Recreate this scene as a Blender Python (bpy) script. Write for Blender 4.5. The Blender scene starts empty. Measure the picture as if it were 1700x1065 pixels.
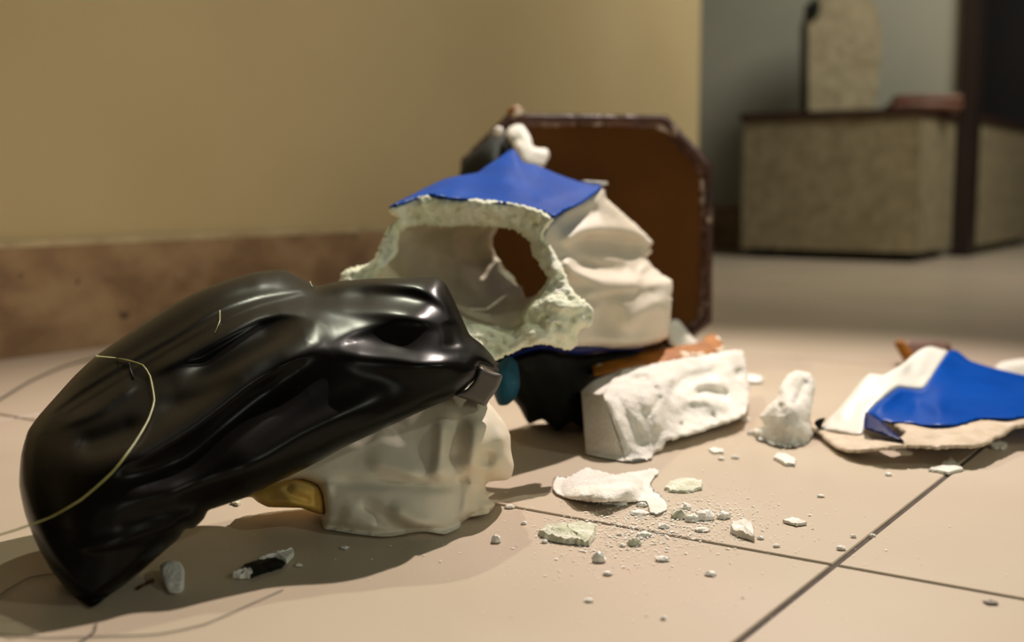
import bpy, math, random
import numpy as np
from mathutils import Vector, noise
from mathutils.geometry import delaunay_2d_cdt

random.seed(7)
rng = np.random.default_rng(7)
C = bpy.context.scene.collection
SC = bpy.context.scene

# ------------------------------------------------------------------ camera
F = 1960.0                       # focal length in pixels of a 1700 px wide frame
PITCH = math.atan(222 / 1960)
H = 0.22                         # lens height above the floor
cd = bpy.data.cameras.new('camera')
cam = bpy.data.objects.new('camera', cd); C.objects.link(cam)
cam.location = (0, 0, H)
cam.rotation_euler = (math.pi / 2 - PITCH, 0, 0)
cd.sensor_width = 36; cd.lens = 36 * F / 1700
cd.clip_start = 0.02; cd.clip_end = 60
cd.dof.use_dof = True; cd.dof.focus_distance = 0.78; cd.dof.aperture_fstop = 4.4
SC.camera = cam

# ------------------------------------------------------------------ world, lamps, exposure
w = bpy.data.worlds.new('world'); SC.world = w; w.use_nodes = True
w.node_tree.nodes['Background'].inputs[0].default_value = (1.0, 0.93, 0.80, 1)
w.node_tree.nodes['Background'].inputs[1].default_value = 0.03
SC.view_settings.view_transform = 'Standard'; SC.view_settings.look = 'None'
SC.view_settings.gamma = 1; SC.view_settings.use_curve_mapping = False
SC.view_settings.exposure = 0.0

def spot(name, loc, target, power, color, size=0.03, angle=60, blend=0.6):
    d = bpy.data.lights.new(name, 'SPOT'); d.energy = power; d.color = color
    d.shadow_soft_size = size; d.spot_size = math.radians(angle); d.spot_blend = blend
    o = bpy.data.objects.new(name, d); C.objects.link(o); o.location = loc
    o.rotation_euler = (Vector(target) - Vector(loc)).to_track_quat('-Z', 'Y').to_euler()
    return o
def area(name, loc, target, power, color, sx, sy):
    d = bpy.data.lights.new(name, 'AREA'); d.energy = power; d.color = color; d.shape = 'RECTANGLE'
    d.size = sx; d.size_y = sy
    o = bpy.data.objects.new(name, d); C.objects.link(o); o.location = loc
    o.rotation_euler = (Vector(target) - Vector(loc)).to_track_quat('-Z', 'Y').to_euler()
    return o
def polar(az, el, dist, t=(0.08, 0.9, 0.05)):
    a, e = math.radians(az), math.radians(el)
    return (t[0] + dist * math.sin(a) * math.cos(e), t[1] + dist * math.cos(a) * math.cos(e), t[2] + dist * math.sin(e))
TG = (0.08, 0.9, 0.05)
spot('spot_lamp_key', polar(21, 50, 2.8), TG, 450, (1.0, 0.87, 0.79), 0.02, 44, 1.0)
spot('spot_lamp_left', polar(-20, 52, 1.7), TG, 32, (0.98, 0.98, 0.76), 0.015, 66, 1.0)
area('front_fill', (-0.1, -1.8, 0.95), (0.1, 1.2, 0.3), 1.8, (1.0, 0.97, 0.80), 2.2, 1.2)  # added soft fill from out of view, lifts the faces towards the lens
spot('spot_lamp_side', polar(108, 33, 2.4), TG, 26, (0.95, 1.0, 0.80), 0.04, 56, 1.0)
area('right_fill', (1.0, -0.9, 0.62), (0.1, 0.95, 0.1), 4, (0.97, 1.0, 0.80), .8, .5)  # added fill, brightens rim, block and chips from the front right
spot('wall_fill', (1.15, 0.95, 1.9), (-0.58, 1.75, 0.78), 46, (1.0, 0.94, 0.84), 0.12, 50, 1.0)  # unseen spot added to brighten the ochre wall
area('far_fill', (1.7, 2.4, 1.8), (1.2, 3.9, 0.75), 27, (1.0, 0.97, 0.86), .8, .8)  # unseen area light added to brighten the grey wall and bench

# ------------------------------------------------------------------ picture measurements -> metres
cP, sP = math.cos(PITCH), math.sin(PITCH)
def P(u, v, d):
    """world point seen at pixel (u, v) at distance d along the lens axis; arrays allowed"""
    x = (np.asarray(u, float) - 850) / F; y = -(np.asarray(v, float) - 532.5) / F
    return np.stack([x * d, (cP + y * sP) * d, H + (-sP + y * cP) * d], -1)
def gd(u, v, z=0.0):
    y = -(v - 532.5) / F
    return (z - H) / (-sP + y * cP)
def G(u, v, z=0.0):
    return P(u, v, gd(u, v, z))

# ------------------------------------------------------------------ materials
def lin(c):
    c = [x / 255 for x in c]
    return tuple((x / 12.92 if x <= .04045 else ((x + .055) / 1.055) ** 2.4) for x in c) + (1,)
def mat(name, c1, c2=None, scale=8, rough=.6, spec=.5, bump=0.0, bscale=60, metal=0, coat=0, detail=5, c3=None, speck=None, lo=.35, hi=.65, stretch=None, rvar=0):
    m = bpy.data.materials.new(name); m.use_nodes = True
    nt = m.node_tree; N = nt.nodes; L = nt.links; b = N['Principled BSDF']
    b.inputs['Roughness'].default_value = rough; b.inputs['Specular IOR Level'].default_value = spec
    b.inputs['Metallic'].default_value = metal; b.inputs['Coat Weight'].default_value = coat
    geo = N.new('ShaderNodeNewGeometry'); vec = geo.outputs['Position']
    if stretch:
        mp = N.new('ShaderNodeMapping'); mp.inputs['Scale'].default_value = stretch; L.new(vec, mp.inputs[0]); vec = mp.outputs[0]
    col = None
    if c2:
        n = N.new('ShaderNodeTexNoise'); n.inputs['Scale'].default_value = scale; n.inputs['Detail'].default_value = detail
        L.new(vec, n.inputs[0])
        r = N.new('ShaderNodeValToRGB'); e = r.color_ramp.elements
        e[0].position = lo; e[0].color = lin(c1); e[1].position = hi; e[1].color = lin(c2)
        if c3: x = e.new((lo + hi) / 2); x.color = lin(c3)
        L.new(n.outputs[0], r.inputs[0]); col = r.outputs[0]
        if rvar:
            mr = N.new('ShaderNodeMapRange'); mr.inputs[3].default_value = rough - rvar; mr.inputs[4].default_value = rough + rvar
            L.new(n.outputs[0], mr.inputs[0]); L.new(mr.outputs[0], b.inputs['Roughness'])
        if speck:
            sc_, sl, sh, scol = speck
            n2 = N.new('ShaderNodeTexNoise'); n2.inputs['Scale'].default_value = sc_; n2.inputs['Detail'].default_value = 3
            L.new(vec, n2.inputs[0])
            mr = N.new('ShaderNodeMapRange'); mr.inputs[1].default_value = sl; mr.inputs[2].default_value = sh; L.new(n2.outputs[0], mr.inputs[0])
            mx = N.new('ShaderNodeMixRGB'); L.new(mr.outputs[0], mx.inputs[0]); L.new(col, mx.inputs[1]); mx.inputs[2].default_value = lin(scol); col = mx.outputs[0]
        L.new(col, b.inputs['Base Color'])
    else:
        b.inputs['Base Color'].default_value = lin(c1)
    if bump:
        n = N.new('ShaderNodeTexNoise'); n.inputs['Scale'].default_value = bscale; n.inputs['Detail'].default_value = 6
        L.new(vec, n.inputs[0])
        bp = N.new('ShaderNodeBump'); bp.inputs['Strength'].default_value = bump; bp.inputs['Distance'].default_value = .002
        L.new(n.outputs[0], bp.inputs['Height']); L.new(bp.outputs[0], b.inputs['Normal'])
    return m
M = {}
M['veil'] = mat('black_glaze', (15, 14, 12), (22, 20, 17), 14, rough=.29, spec=.11, bump=.02, bscale=90)
M['veil_inner'] = mat('dark_grey_paint', (66, 60, 56), (78, 71, 66), 20, rough=.45)
M['cream'] = mat('cream_paint', (222, 210, 186), (234, 225, 206), 9, rough=.55, spec=.3, bump=.05, bscale=120)
M['drape'] = mat('off_white_paint', (206, 195, 174), (224, 214, 196), 9, rough=.6, spec=.25, bump=.1, bscale=120)
M['white_paint'] = mat('white_paint', (226, 222, 210), (240, 237, 228), 9, rough=.4, spec=.4, bump=.04, bscale=120)
M['plaster'] = mat('raw_plaster', (232, 226, 215), (246, 242, 234), 60, rough=.85, spec=.2, bump=.7, bscale=420)
M['chip'] = mat('white_plaster_chip', (240, 236, 226), (250, 248, 242), 60, rough=.9, spec=.1, bump=.4, bscale=420)
M['tan_plaster'] = mat('tan_raw_plaster', (200, 182, 158), (222, 204, 184), 50, rough=.85, spec=.2, bump=.8, bscale=300)
M['rim'] = mat('greenish_raw_plaster', (228, 231, 198), (244, 245, 226), 45, rough=.85, spec=.2, bump=.8, bscale=260)
M['green_plaster'] = mat('pale_green_plaster', (196, 198, 168), (236, 234, 218), 70, rough=.85, spec=.2, bump=.9, bscale=380)
M['inner'] = mat('cast_inner_plaster', (206, 196, 168), (222, 212, 190), 18, rough=.75, spec=.25, bump=.25, bscale=90)
M['blue'] = mat('glossy_blue_paint', (0, 66, 158), (2, 76, 174), 18, rough=.28, spec=.06, bump=.08, bscale=100)
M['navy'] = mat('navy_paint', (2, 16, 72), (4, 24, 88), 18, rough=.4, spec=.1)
M['teal'] = mat('teal_paint', (18, 74, 98), (24, 86, 110), 20, rough=.6, spec=.2)
M['ochre'] = mat('ochre_paint', (206, 162, 72), (222, 184, 104), 25, rough=.5, spec=.3)
M['brown'] = mat('brown_board', (84, 50, 10), (106, 64, 14), 5, rough=.6, spec=.15, bump=.1, bscale=60)
M['brown_edge'] = mat('dark_brown_paint', (62, 34, 22), (88, 52, 36), 12, rough=.45, speck=(38, .62, .68, (170, 150, 132)))
M['chip_edge'] = mat('scraped_brown_paint', (84, 54, 42), (130, 104, 90), 26, rough=.6, speck=(50, .56, .64, (184, 168, 152)))
M['orange'] = mat('orange_brown_glaze', (142, 84, 18), (178, 112, 34), 30, rough=.6, spec=.2, speck=(32, .60, .64, (236, 222, 200)))
M['black'] = mat('black_paint', (12, 13, 11), (22, 24, 20), 10, rough=.6, spec=.15)
M['wire'] = mat('yellow_green_cord', (150, 150, 84), (176, 172, 110), 60, rough=.4)
M['dark_line'] = mat('shadow_and_sliver_grey', (96, 86, 72), rough=.6)  # grey of the modelled cord shadows, shared with one dark sliver
M['tile'] = mat('glazed_beige_tile', (188, 172, 150), (196, 181, 160), 3.5, rough=.38, spec=.28, c3=(192, 176, 154), speck=(2.2, .5, .75, (200, 178, 162)), rvar=.03)
M['grout'] = mat('dark_grout', (62, 52, 44), (78, 66, 56), 60, rough=.9)
M['wall'] = mat('ochre_wall_paint', (194, 173, 130), (201, 180, 137), 2.2, rough=.9, spec=.1, bump=.1, bscale=30)
M['wall_grey'] = mat('grey_wall_paint', (172, 170, 152), (180, 177, 160), 2, rough=.9, spec=.1)
M['travertine'] = mat('brown_travertine', (128, 98, 68), (164, 134, 98), 13, rough=.6, c3=(150, 118, 84), speck=(24, .66, .72, (92, 68, 46)), detail=7, stretch=(1, 1, 1.6))
M['travertine_top'] = mat('travertine_edge_highlight', (176, 154, 116), (200, 180, 140), 20, rough=.6)  # paler stone colour puts the edge highlight onto the baseboard
M['granite'] = mat('speckled_stone', (132, 119, 90), (156, 143, 112), 26, rough=.8, detail=8, bump=.5, bscale=60, speck=(60, .56, .75, (110, 99, 76)))
M['cushion'] = mat('dark_brown_leather', (44, 24, 16), (58, 32, 22), 10, rough=.5)
M['wood'] = mat('reddish_wood', (92, 52, 32), (120, 76, 50), 16, rough=.5)
M['dark_wood'] = mat('very_dark_wood', (14, 8, 5), (22, 13, 8), 8, rough=.5)
M['door_frame'] = mat('dark_brown_door_frame', (34, 20, 13), (42, 26, 17), 8, rough=.5)

# ------------------------------------------------------------------ builders
def wloc(o):
    v = Vector((0, 0, 0))
    while o is not None: v += o.location; o = o.parent
    return v
def link(name, verts, faces, m, parent=None, smooth=True, origin=None, sharp=None):
    """one mesh object from world-space vertices"""
    verts = np.asarray(verts, float)
    if parent is not None: base = np.array(wloc(parent)); loc = (0, 0, 0)
    else:
        if origin is None:
            lo, hi = verts.min(0), verts.max(0); origin = ((lo[0] + hi[0]) / 2, (lo[1] + hi[1]) / 2, lo[2])
        base = np.array(origin, float); loc = tuple(origin)
    me = bpy.data.meshes.new(name); me.from_pydata([tuple(v) for v in (verts - base)], [], faces); me.update()
    if smooth:
        me.polygons.foreach_set('use_smooth', [True] * len(me.polygons))
        if sharp: me.set_sharp_from_angle(angle=math.radians(sharp))
    me.materials.append(m)
    o = bpy.data.objects.new(name, me); C.objects.link(o); o.parent = parent; o.location = loc
    return o
def thing(name, label, cat, loc, group=None):
    o = bpy.data.objects.new(name, None); C.objects.link(o); o.location = loc; o.empty_display_size = .05
    o['label'] = label; o['category'] = cat
    if group: o['group'] = group
    return o
def tag(o, label, cat=None, group=None):
    o['label'] = label
    if cat: o['category'] = cat
    if group: o['group'] = group
    return o

def resample(poly, step, closed=True, jag=0.0, seed=0, smooth=True):
    p = np.array(poly, float); n = len(p); out = []
    r = np.random.default_rng(seed + n)
    rngs = range(n if closed else n - 1)
    for i in rngs:
        a, b = p[i], p[(i + 1) % n]
        if closed: z, c = p[i - 1], p[(i + 2) % n]
        else: z, c = p[max(i - 1, 0)], p[min(i + 2, n - 1)]
        k = max(1, int(round(np.linalg.norm(b - a) / step)))
        for j in range(k):
            t = j / k
            if smooth:
                q = .5 * (2 * a + (b - z) * t + (2 * z - 5 * a + 4 * b - c) * t * t + (3 * a - z - 3 * b + c) * t ** 3)
                q = .6 * q + .4 * (a + (b - a) * t)
            else: q = a + (b - a) * t
            out.append(q)
    if not closed: out.append(p[-1])
    out = np.array(out)
    if jag: out = out + r.normal(0, jag, out.shape)
    return out
def inside(pts, poly):
    x, y = pts[:, 0], pts[:, 1]; r = np.zeros(len(pts), bool); n = len(poly)
    for i in range(n):
        x1, y1 = poly[i]; x2, y2 = poly[(i + 1) % n]
        if y1 == y2: continue
        c = ((y1 > y) != (y2 > y)) & (x < (x2 - x1) * (y - y1) / (y2 - y1) + x1)
        r ^= c
    return r
def segdist(pts, line, closed=False):
    """distance to polyline, arc parameter 0..1 and signed side of the nearest segment"""
    line = np.asarray(line, float)
    A = line; B = np.roll(line, -1, 0)
    if not closed: A = A[:-1]; B = B[:-1]
    best = np.full(len(pts), 1e9); prm = np.zeros(len(pts)); side = np.zeros(len(pts))
    L = np.linalg.norm(B - A, axis=1); cum = np.concatenate([[0], np.cumsum(L)])
    for i in range(len(A)):
        ab = B[i] - A[i]; l2 = ab @ ab
        if l2 < 1e-9: continue
        ap = pts - A[i]; t = np.clip((ap @ ab) / l2, 0, 1)
        q = ap - t[:, None] * ab; d = np.hypot(q[:, 0], q[:, 1]); mk = d < best
        best[mk] = d[mk]; prm[mk] = (cum[i] + t[mk] * L[i]) / cum[-1]
        side[mk] = np.sign(ab[0] * ap[mk, 1] - ab[1] * ap[mk, 0])
    return best, prm, side
def rbf(ctrl):
    c = np.array(ctrl, float); X = c[:, :2] / 300; n = len(X)
    def U(r2): return np.where(r2 > 1e-12, .5 * r2 * np.log(np.maximum(r2, 1e-12)), 0)
    d2 = ((X[:, None] - X[None]) ** 2).sum(-1)
    K = np.zeros((n + 3, n + 3)); K[:n, :n] = U(d2) + np.eye(n) * 2e-3
    K[:n, n] = 1; K[:n, n + 1:] = X; K[n, :n] = 1; K[n + 1:, :n] = X.T
    s = np.linalg.solve(K, np.concatenate([c[:, 2], [0, 0, 0]]))
    def f(pts):
        Y = np.asarray(pts, float)[:, :2] / 300
        d = ((Y[:, None] - X[None]) ** 2).sum(-1)
        return U(d) @ s[:n] + s[n] + Y @ s[n + 1:]
    return f

def stroke_sum(pts, strokes):
    """each stroke: (polyline, height in mm, half width px, other-side half width px or None, taper ends 0..1)"""
    z = np.zeros(len(pts))
    for s in strokes:
        line, h, w1 = s[0], s[1], s[2]; w2 = s[3] if len(s) > 3 and s[3] else w1; tp = s[4] if len(s) > 4 else .22
        ln = resample(line, 8, closed=False) if len(line) > 2 else np.array(line, float)
        d, t, sd = segdist(pts, ln)
        wd = np.where(sd >= 0, w1, w2)
        a = np.clip(np.minimum(t, 1 - t) / max(tp, 1e-3), 0, 1); a = a * a * (3 - 2 * a) if tp > 0 else 1
        if tp > 0: a = .12 + .88 * a
        z += h * .001 * a * np.exp(-(d / wd) ** 2)
    return z

def sculpt(name, outline, ctrl, m, parent=None, holes=(), step=5, edge=(20, .01), thick=(.005, .0, 30),
           strokes=(), rough=(0, 0), jag=0, smooth=True, minz=0.0008, sharp=None, shrink=0, out_smooth=True, seed=0):
    """A real solid piece: a modelled front surface (depth field + folds), a back surface behind it, joined by a rim."""
    ol = resample(outline, step, jag=jag, seed=seed, smooth=out_smooth)
    hl = [resample(h, step, jag=jag, seed=seed + 5, smooth=out_smooth) for h in holes]
    lo, hi = ol.min(0), ol.max(0)
    xs = np.arange(lo[0], hi[0], step); ys = np.arange(lo[1], hi[1], step * .87)
    gx, gy = np.meshgrid(xs, ys); gx = gx + (np.arange(len(ys)) % 2)[:, None] * step * .5
    g = np.stack([gx.ravel(), gy.ravel()], 1)
    k = inside(g, ol)
    for h in hl: k &= ~inside(g, h)
    g = g[k]
    de = segdist(g, ol, True)[0]
    for h in hl: de = np.minimum(de, segdist(g, h, True)[0])
    g = g[de > step * .55]
    pts = np.concatenate([ol] + hl + [g]); edges = []; o0 = 0
    for l in [ol] + hl:
        n = len(l); edges += [(o0 + i, o0 + (i + 1) % n) for i in range(n)]; o0 += n
    r = delaunay_2d_cdt([Vector(p) for p in pts], edges, [], 0, 1e-5)
    V = np.array([tuple(v) for v in r[0]]); Fc = np.array([tuple(f) for f in r[2]])
    cen = V[Fc].mean(1); k = inside(cen, ol)
    for h in hl: k &= ~inside(cen, h)
    Fc = Fc[k]
    e = segdist(V, ol, True)[0]
    for h in hl: e = np.minimum(e, segdist(V, h, True)[0])
    fd = rbf(ctrl) if len(ctrl) > 2 else (lambda q: np.full(len(q), ctrl[0][2]))
    d = fd(V)
    q = np.clip(e / edge[0], 0, 1); d = d + edge[1] * (1 - np.sqrt(np.clip(1 - (1 - q) ** 2, 0, 1)))
    d = d - stroke_sum(V, strokes) * np.clip(e / 6, .25, 1)
    if minz is not None: gl = (minz + .0007 - H) / (-sP - (V[:, 1] - 532.5) / F * cP); gl = np.where(gl > 0, gl, 99); d = np.minimum(d, gl)
    fr = P(V[:, 0], V[:, 1], d)
    if rough[0]:
        s = rough[1]
        nz = np.array([noise.noise(Vector(p * s)) + .5 * noise.noise(Vector(p * s * 2.3)) + .25 * noise.noise(Vector(p * s * 5.1)) for p in fr])
        d = d + nz * rough[0]; fr = P(V[:, 0], V[:, 1], d)
    q2 = np.clip(e / thick[2], 0, 1)
    db = fd(V) + edge[1] + thick[0] + thick[1] * np.sqrt(np.clip(1 - (1 - q2) ** 2, 0, 1))
    db = np.maximum(db, d + thick[0] * .6)
    # back surface: push away from the lens, keep the outline
    bk = P(V[:, 0], V[:, 1], db)
    if shrink:
        c = V.mean(0); Vb = V + (c - V) * shrink; bk = P(Vb[:, 0], Vb[:, 1], db)
    n = len(V); allv = np.concatenate([fr, bk])
    if minz is not None: allv[:, 2] = np.maximum(allv[:, 2], minz)
    # orient
    F1 = []
    for t in Fc:
        a, b, c = V[t[0]], V[t[1]], V[t[2]]
        cr = (b[0] - a[0]) * (c[1] - a[1]) - (b[1] - a[1]) * (c[0] - a[0])
        F1.append((int(t[0]), int(t[2]), int(t[1])) if cr > 0 else (int(t[0]), int(t[1]), int(t[2])))
    faces = list(F1) + [(a + n, c + n, b + n) for a, b, c in F1]
    cnt = {}
    for a, b, c in F1:
        for x, y in ((a, b), (b, c), (c, a)): cnt[(x, y)] = 1
    for (x, y) in list(cnt):
        if (y, x) not in cnt: faces.append((y, x, x + n, y + n))
    o = link(name, allv, faces, m, parent, smooth, sharp=sharp)
    o_field[name] = (fd, strokes, edge, ol)
    return o
o_field = {}

def box(name, c, size, m, parent=None, rot=0, bevel=.0, taper=0):
    x, y, z = [s / 2 for s in size]; vs = []
    if bevel:
        b = bevel; prof = [(x - b, y, ), (x, y - b), (x, -y + b), (x - b, -y), (-x + b, -y), (-x, -y + b), (-x, y - b), (-x + b, y)]
        prof2 = [(px - math.copysign(b, px) * .7, py - math.copysign(b, py) * .7) for px, py in prof]
        rings = [(prof2, -z), (prof, -z + b), (prof, z - b), (prof2, z)]
    else:
        prof = [(x, y), (x, -y), (-x, -y), (-x, y)]; rings = [(prof, -z), (prof, z)]
    for pr, zz in rings: vs += [(px, py, zz) for px, py in pr]
    n = len(prof); fs = [tuple(range(n)), tuple(reversed(range(len(vs) - n, len(vs))))]
    for r in range(len(rings) - 1):
        for i in range(n): a, b_ = r * n + i, r * n + (i + 1) % n; fs.append((a, a + n, b_ + n, b_))
    vs = np.array(vs, float); cr, sr = math.cos(rot), math.sin(rot)
    vs = np.stack([vs[:, 0] * cr - vs[:, 1] * sr + c[0], vs[:, 0] * sr + vs[:, 1] * cr + c[1], vs[:, 2] + c[2]], 1)
    return link(name, vs, fs, m, parent, bool(bevel), sharp=40)
def prism(name, poly, z0, z1, m, parent=None):
    n = len(poly); vs = [(x, y, z0) for x, y in poly] + [(x, y, z1) for x, y in poly]
    ar = sum(poly[i][0] * poly[(i + 1) % n][1] - poly[(i + 1) % n][0] * poly[i][1] for i in range(n))
    fs = [tuple(reversed(range(n))), tuple(range(n, 2 * n))] + [(i, (i + 1) % n, n + (i + 1) % n, n + i) for i in range(n)]
    if ar < 0: fs = [tuple(reversed(f)) for f in fs]
    return link(name, vs, fs, m, parent, False)
def tube(name, path, r, m, parent=None, sides=6):
    p = np.array(path, float); n = len(p); vs = []; fs = []
    for i in range(n):
        t = p[min(i + 1, n - 1)] - p[max(i - 1, 0)]; t /= np.linalg.norm(t) + 1e-12
        up = np.array([0, 0, 1.]) if abs(t[2]) < .9 else np.array([1., 0, 0])
        a = np.cross(t, up); a /= np.linalg.norm(a); b = np.cross(a, t)
        for k in range(sides):
            th = 2 * math.pi * k / sides; vs.append(p[i] + r * (a * math.cos(th) + b * math.sin(th)))
    for i in range(n - 1):
        for k in range(sides):
            k2 = (k + 1) % sides; fs.append((i * sides + k, i * sides + k2, (i + 1) * sides + k2, (i + 1) * sides + k))
    fs.append(tuple(reversed(range(sides)))); fs.append(tuple(range((n - 1) * sides, n * sides)))
    return link(name, vs, fs, m, parent)

# ------------------------------------------------------------------ the setting
AX = np.array([.223, .332]); AX /= np.linalg.norm(AX)        # along the wall and one set of joints
BX = np.array([AX[1], -AX[0]])                               # across, to the right
ANG = math.atan2(AX[1], AX[0])
X0 = np.array([.189, .672]); T = .80
def st(o): o['kind'] = 'structure'; return o
def AB(a, b, org=X0): return org + AX * a + BX * b
floor = st(link('floor', [tuple(AB(a, b)) + (-.012,) for a, b in ((-3, -4), (9, -4), (9, 7), (-3, 7))] +
               [tuple(AB(a, b)) + (-.0013,) for a, b in ((-3, -4), (9, -4), (9, 7), (-3, 7))],
               [(0, 1, 2, 3), (7, 6, 5, 4), (0, 4, 5, 1), (1, 5, 6, 2), (2, 6, 7, 3), (3, 7, 4, 0)], M['grout'], None, False, origin=(0, 0, 0)))
g_ = .0019; tme = None
for i in range(-3, 8):
    for j in range(-3, 6):
        if tme is None:
            b = .0007; h = T / 2 - g_
            vs = []
            for hh, z in ((h, -.009), (h, -b), (h - b, 0)):
                vs += [(-hh, -hh, z), (hh, -hh, z), (hh, hh, z), (-hh, hh, z)]
            fs = [(8, 9, 10, 11)] + [(r + k, r + (k + 1) % 4, r + 4 + (k + 1) % 4, r + 4 + k) for r in (0, 4) for k in range(4)]
            tme = bpy.data.meshes.new('tile'); tme.from_pydata(vs, [], fs); tme.materials.append(M['tile'])
        o = bpy.data.objects.new('tile', tme); C.objects.link(o); o.parent = floor
        c = AB((i + .5) * T, (j + .5) * T); o.location = (c[0], c[1], 0); o.rotation_euler = (0, 0, ANG)

W0 = G(0, 597)[:2]                                            # foot of the wall at the picture's left edge
def WL(a, b, z): p = W0 + AX * a + BX * b; return (p[0], p[1], z)
# end of the wall: where its foot crosses column 1165
def col_of(p): 
    x, y, z = p; zz = z - H; dep = y * cP - zz * sP; return 850 + F * x / dep
a_end = 0
while col_of(WL(a_end, 0, 0)) < 1164: a_end += .01
def slab(name, a0, a1, b0, b1, z0, z1, m, parent=None, fn=WL):
    pts = [fn(a0, b0, z0), fn(a1, b0, z0), fn(a1, b1, z0), fn(a0, b1, z0)]
    return prism(name, [p[:2] for p in pts], z0, z1, m, parent)
st(slab('wall_left', -3, a_end - .012, -.2, -.012, 0, 3.0, M['wall']))
bb = st(slab('baseboard_left', -3, a_end, -.012, .004, 0, .142, M['travertine']))
q = slab('top_edge', -3, a_end, -.012, .003, .1422, .151, M['travertine_top'], bb); q['label'] = 'top edge of the baseboard, paler to show its highlight'
# grey wall end behind the bench, dark door further back
offa = (G(1522, 437)[:2] - W0) @ AX
bc = G(1522, 437)[:2]
def BN(a, b, z): p = bc + AX * a + BX * b; return (p[0], p[1], z)
st(slab('wall_back', .43, .48, -2.6, .0, 0, 3.0, M['wall_grey'], fn=BN))
st(slab('baseboard_back', .418, .43, -2.6, -.6, 0, .15, M['travertine'], fn=BN))
st(slab('wall_far', 1.9, 2.0, -3, 4, 0, 3.0, M['wall_grey'], fn=BN))
dr = st(slab('door_1', 1.80, 1.84, -.62, 2.62, 0.012, 2.75, M['dark_wood'], fn=BN))
st(slab('trim_1', .40, .50, .002, .05, 0.001, 2.6, M['door_frame'], fn=BN))
slab('frame_post', 1.76, 1.89, -.68, -.62, 0.001, 2.8, M['door_frame'], dr, fn=BN)
slab('frame_post', 1.76, 1.89, 2.62, 2.68, 0.001, 2.8, M['door_frame'], dr, fn=BN)
for k in range(4):
    for z0, z1 in ((.14, 1.15), (1.3, 2.6)):
        slab('panel', 1.785, 1.80, -.52 + k * .78, .10 + k * .78, z0, z1, M['dark_wood'], dr, fn=BN)

# bench: stone blocks on short feet under a dark cushion
bn = thing('stone_bench', 'speckled stone block bench with a dark seat pad, left of the dark gap', 'bench', BN(.2, -.3, 0))
zt = .425; wdt = .545
slab('block', 0, .39, -wdt, 0, .03, zt, M['granite'], bn, fn=BN)
slab('seat_pad', -.01, .395, -wdt - .01, .01, zt + .0005, zt + .022, M['cushion'], bn, fn=BN)
for a in (.06, .34):
    for b_ in (-wdt + .05, -.06): slab('foot', a - .03, a + .03, b_ - .03, b_ + .03, 0.0005, .0295, M['black'], bn, fn=BN)
bn2 = thing('stone_bench', 'speckled stone block bench at the right edge, right of the dark gap', 'bench', BN(1.0, -.2, 0))
slab('block', .53, 1.50, -wdt, 0.05, .03, zt, M['granite'], bn2, fn=BN)
slab('seat_pad', .52, 1.51, -wdt - .01, .06, zt + .0005, zt + .022, M['cushion'], bn2, fn=BN)
for a in (.59, 1.44):
    for b_ in (-wdt + .06, -.03): slab('foot', a - .03, a + .03, b_ - .03, b_ + .03, 0.0005, .0295, M['black'], bn2, fn=BN)
# upright stele on the bench
ds = 3.62
pl = [(1342, 190), (1342, 40), (1352, 4), (1366, -14), (1440, -14), (1456, 14), (1464, 52), (1461, 110), (1452, 190)]
zs = [P(u, v, ds) for u, v in pl]
top = zt + .0235
nrm = np.array([0.0, .10, 0])
vs = [tuple(p) for p in zs] + [tuple(p + nrm) for p in zs]
vs = [(x, y, max(z, top) if i % 9 in (0, 8) else z) for i, (x, y, z) in enumerate(vs)]
vs = [(x, y, top if i % 9 in (0, 8) else z) for i, (x, y, z) in enumerate(vs)]
n = 9
stele = link('stone_stele', vs, [tuple(range(n)), tuple(reversed(range(n, 2 * n)))] + [(i, n + i, n + (i + 1) % n, (i + 1) % n) for i in range(n)], M['granite'], None, False)
tag(stele, 'upright rough stone slab with a narrowed top standing on the bench', 'stone')
pts = [P(1345, 190, ds - .006), P(1344, 110, ds - .006), P(1347, 40, ds - .006), P(1352, 8, ds - .006)]
pts = [(p[0] - .022, p[1] - .004, max(p[2], top + .007)) for p in pts]
st_ = tube('dark_strap', pts, .006, M['black'], None, 6)
k_ = sculpt('knob', [(1346, 30), (1343, 12), (1348, -2), (1358, 0), (1362, 12), (1358, 26), (1352, 34)], [(0, 0, ds - .02)], M['black'], st_, step=5, edge=(8, .01), thick=(.004, .01, 8))
tag(st_, 'thin black strap running up the left side of the stone slab', 'strap')
bx0 = thing('wooden_tray', 'low reddish-brown stacked wooden boards lying on the bench corner', 'board', P(1585, 195, 3.55))
for k in range(2):
    box('board', (BN(.2, -.06, 0)[0] + .008 * k, BN(.2, -.06, 0)[1] - .02, top + .011 + k * .022), (.20 - .012 * k, .13, .0215), M['wood'], bx0, rot=-.1 - .1 * k, bevel=.003)

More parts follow.
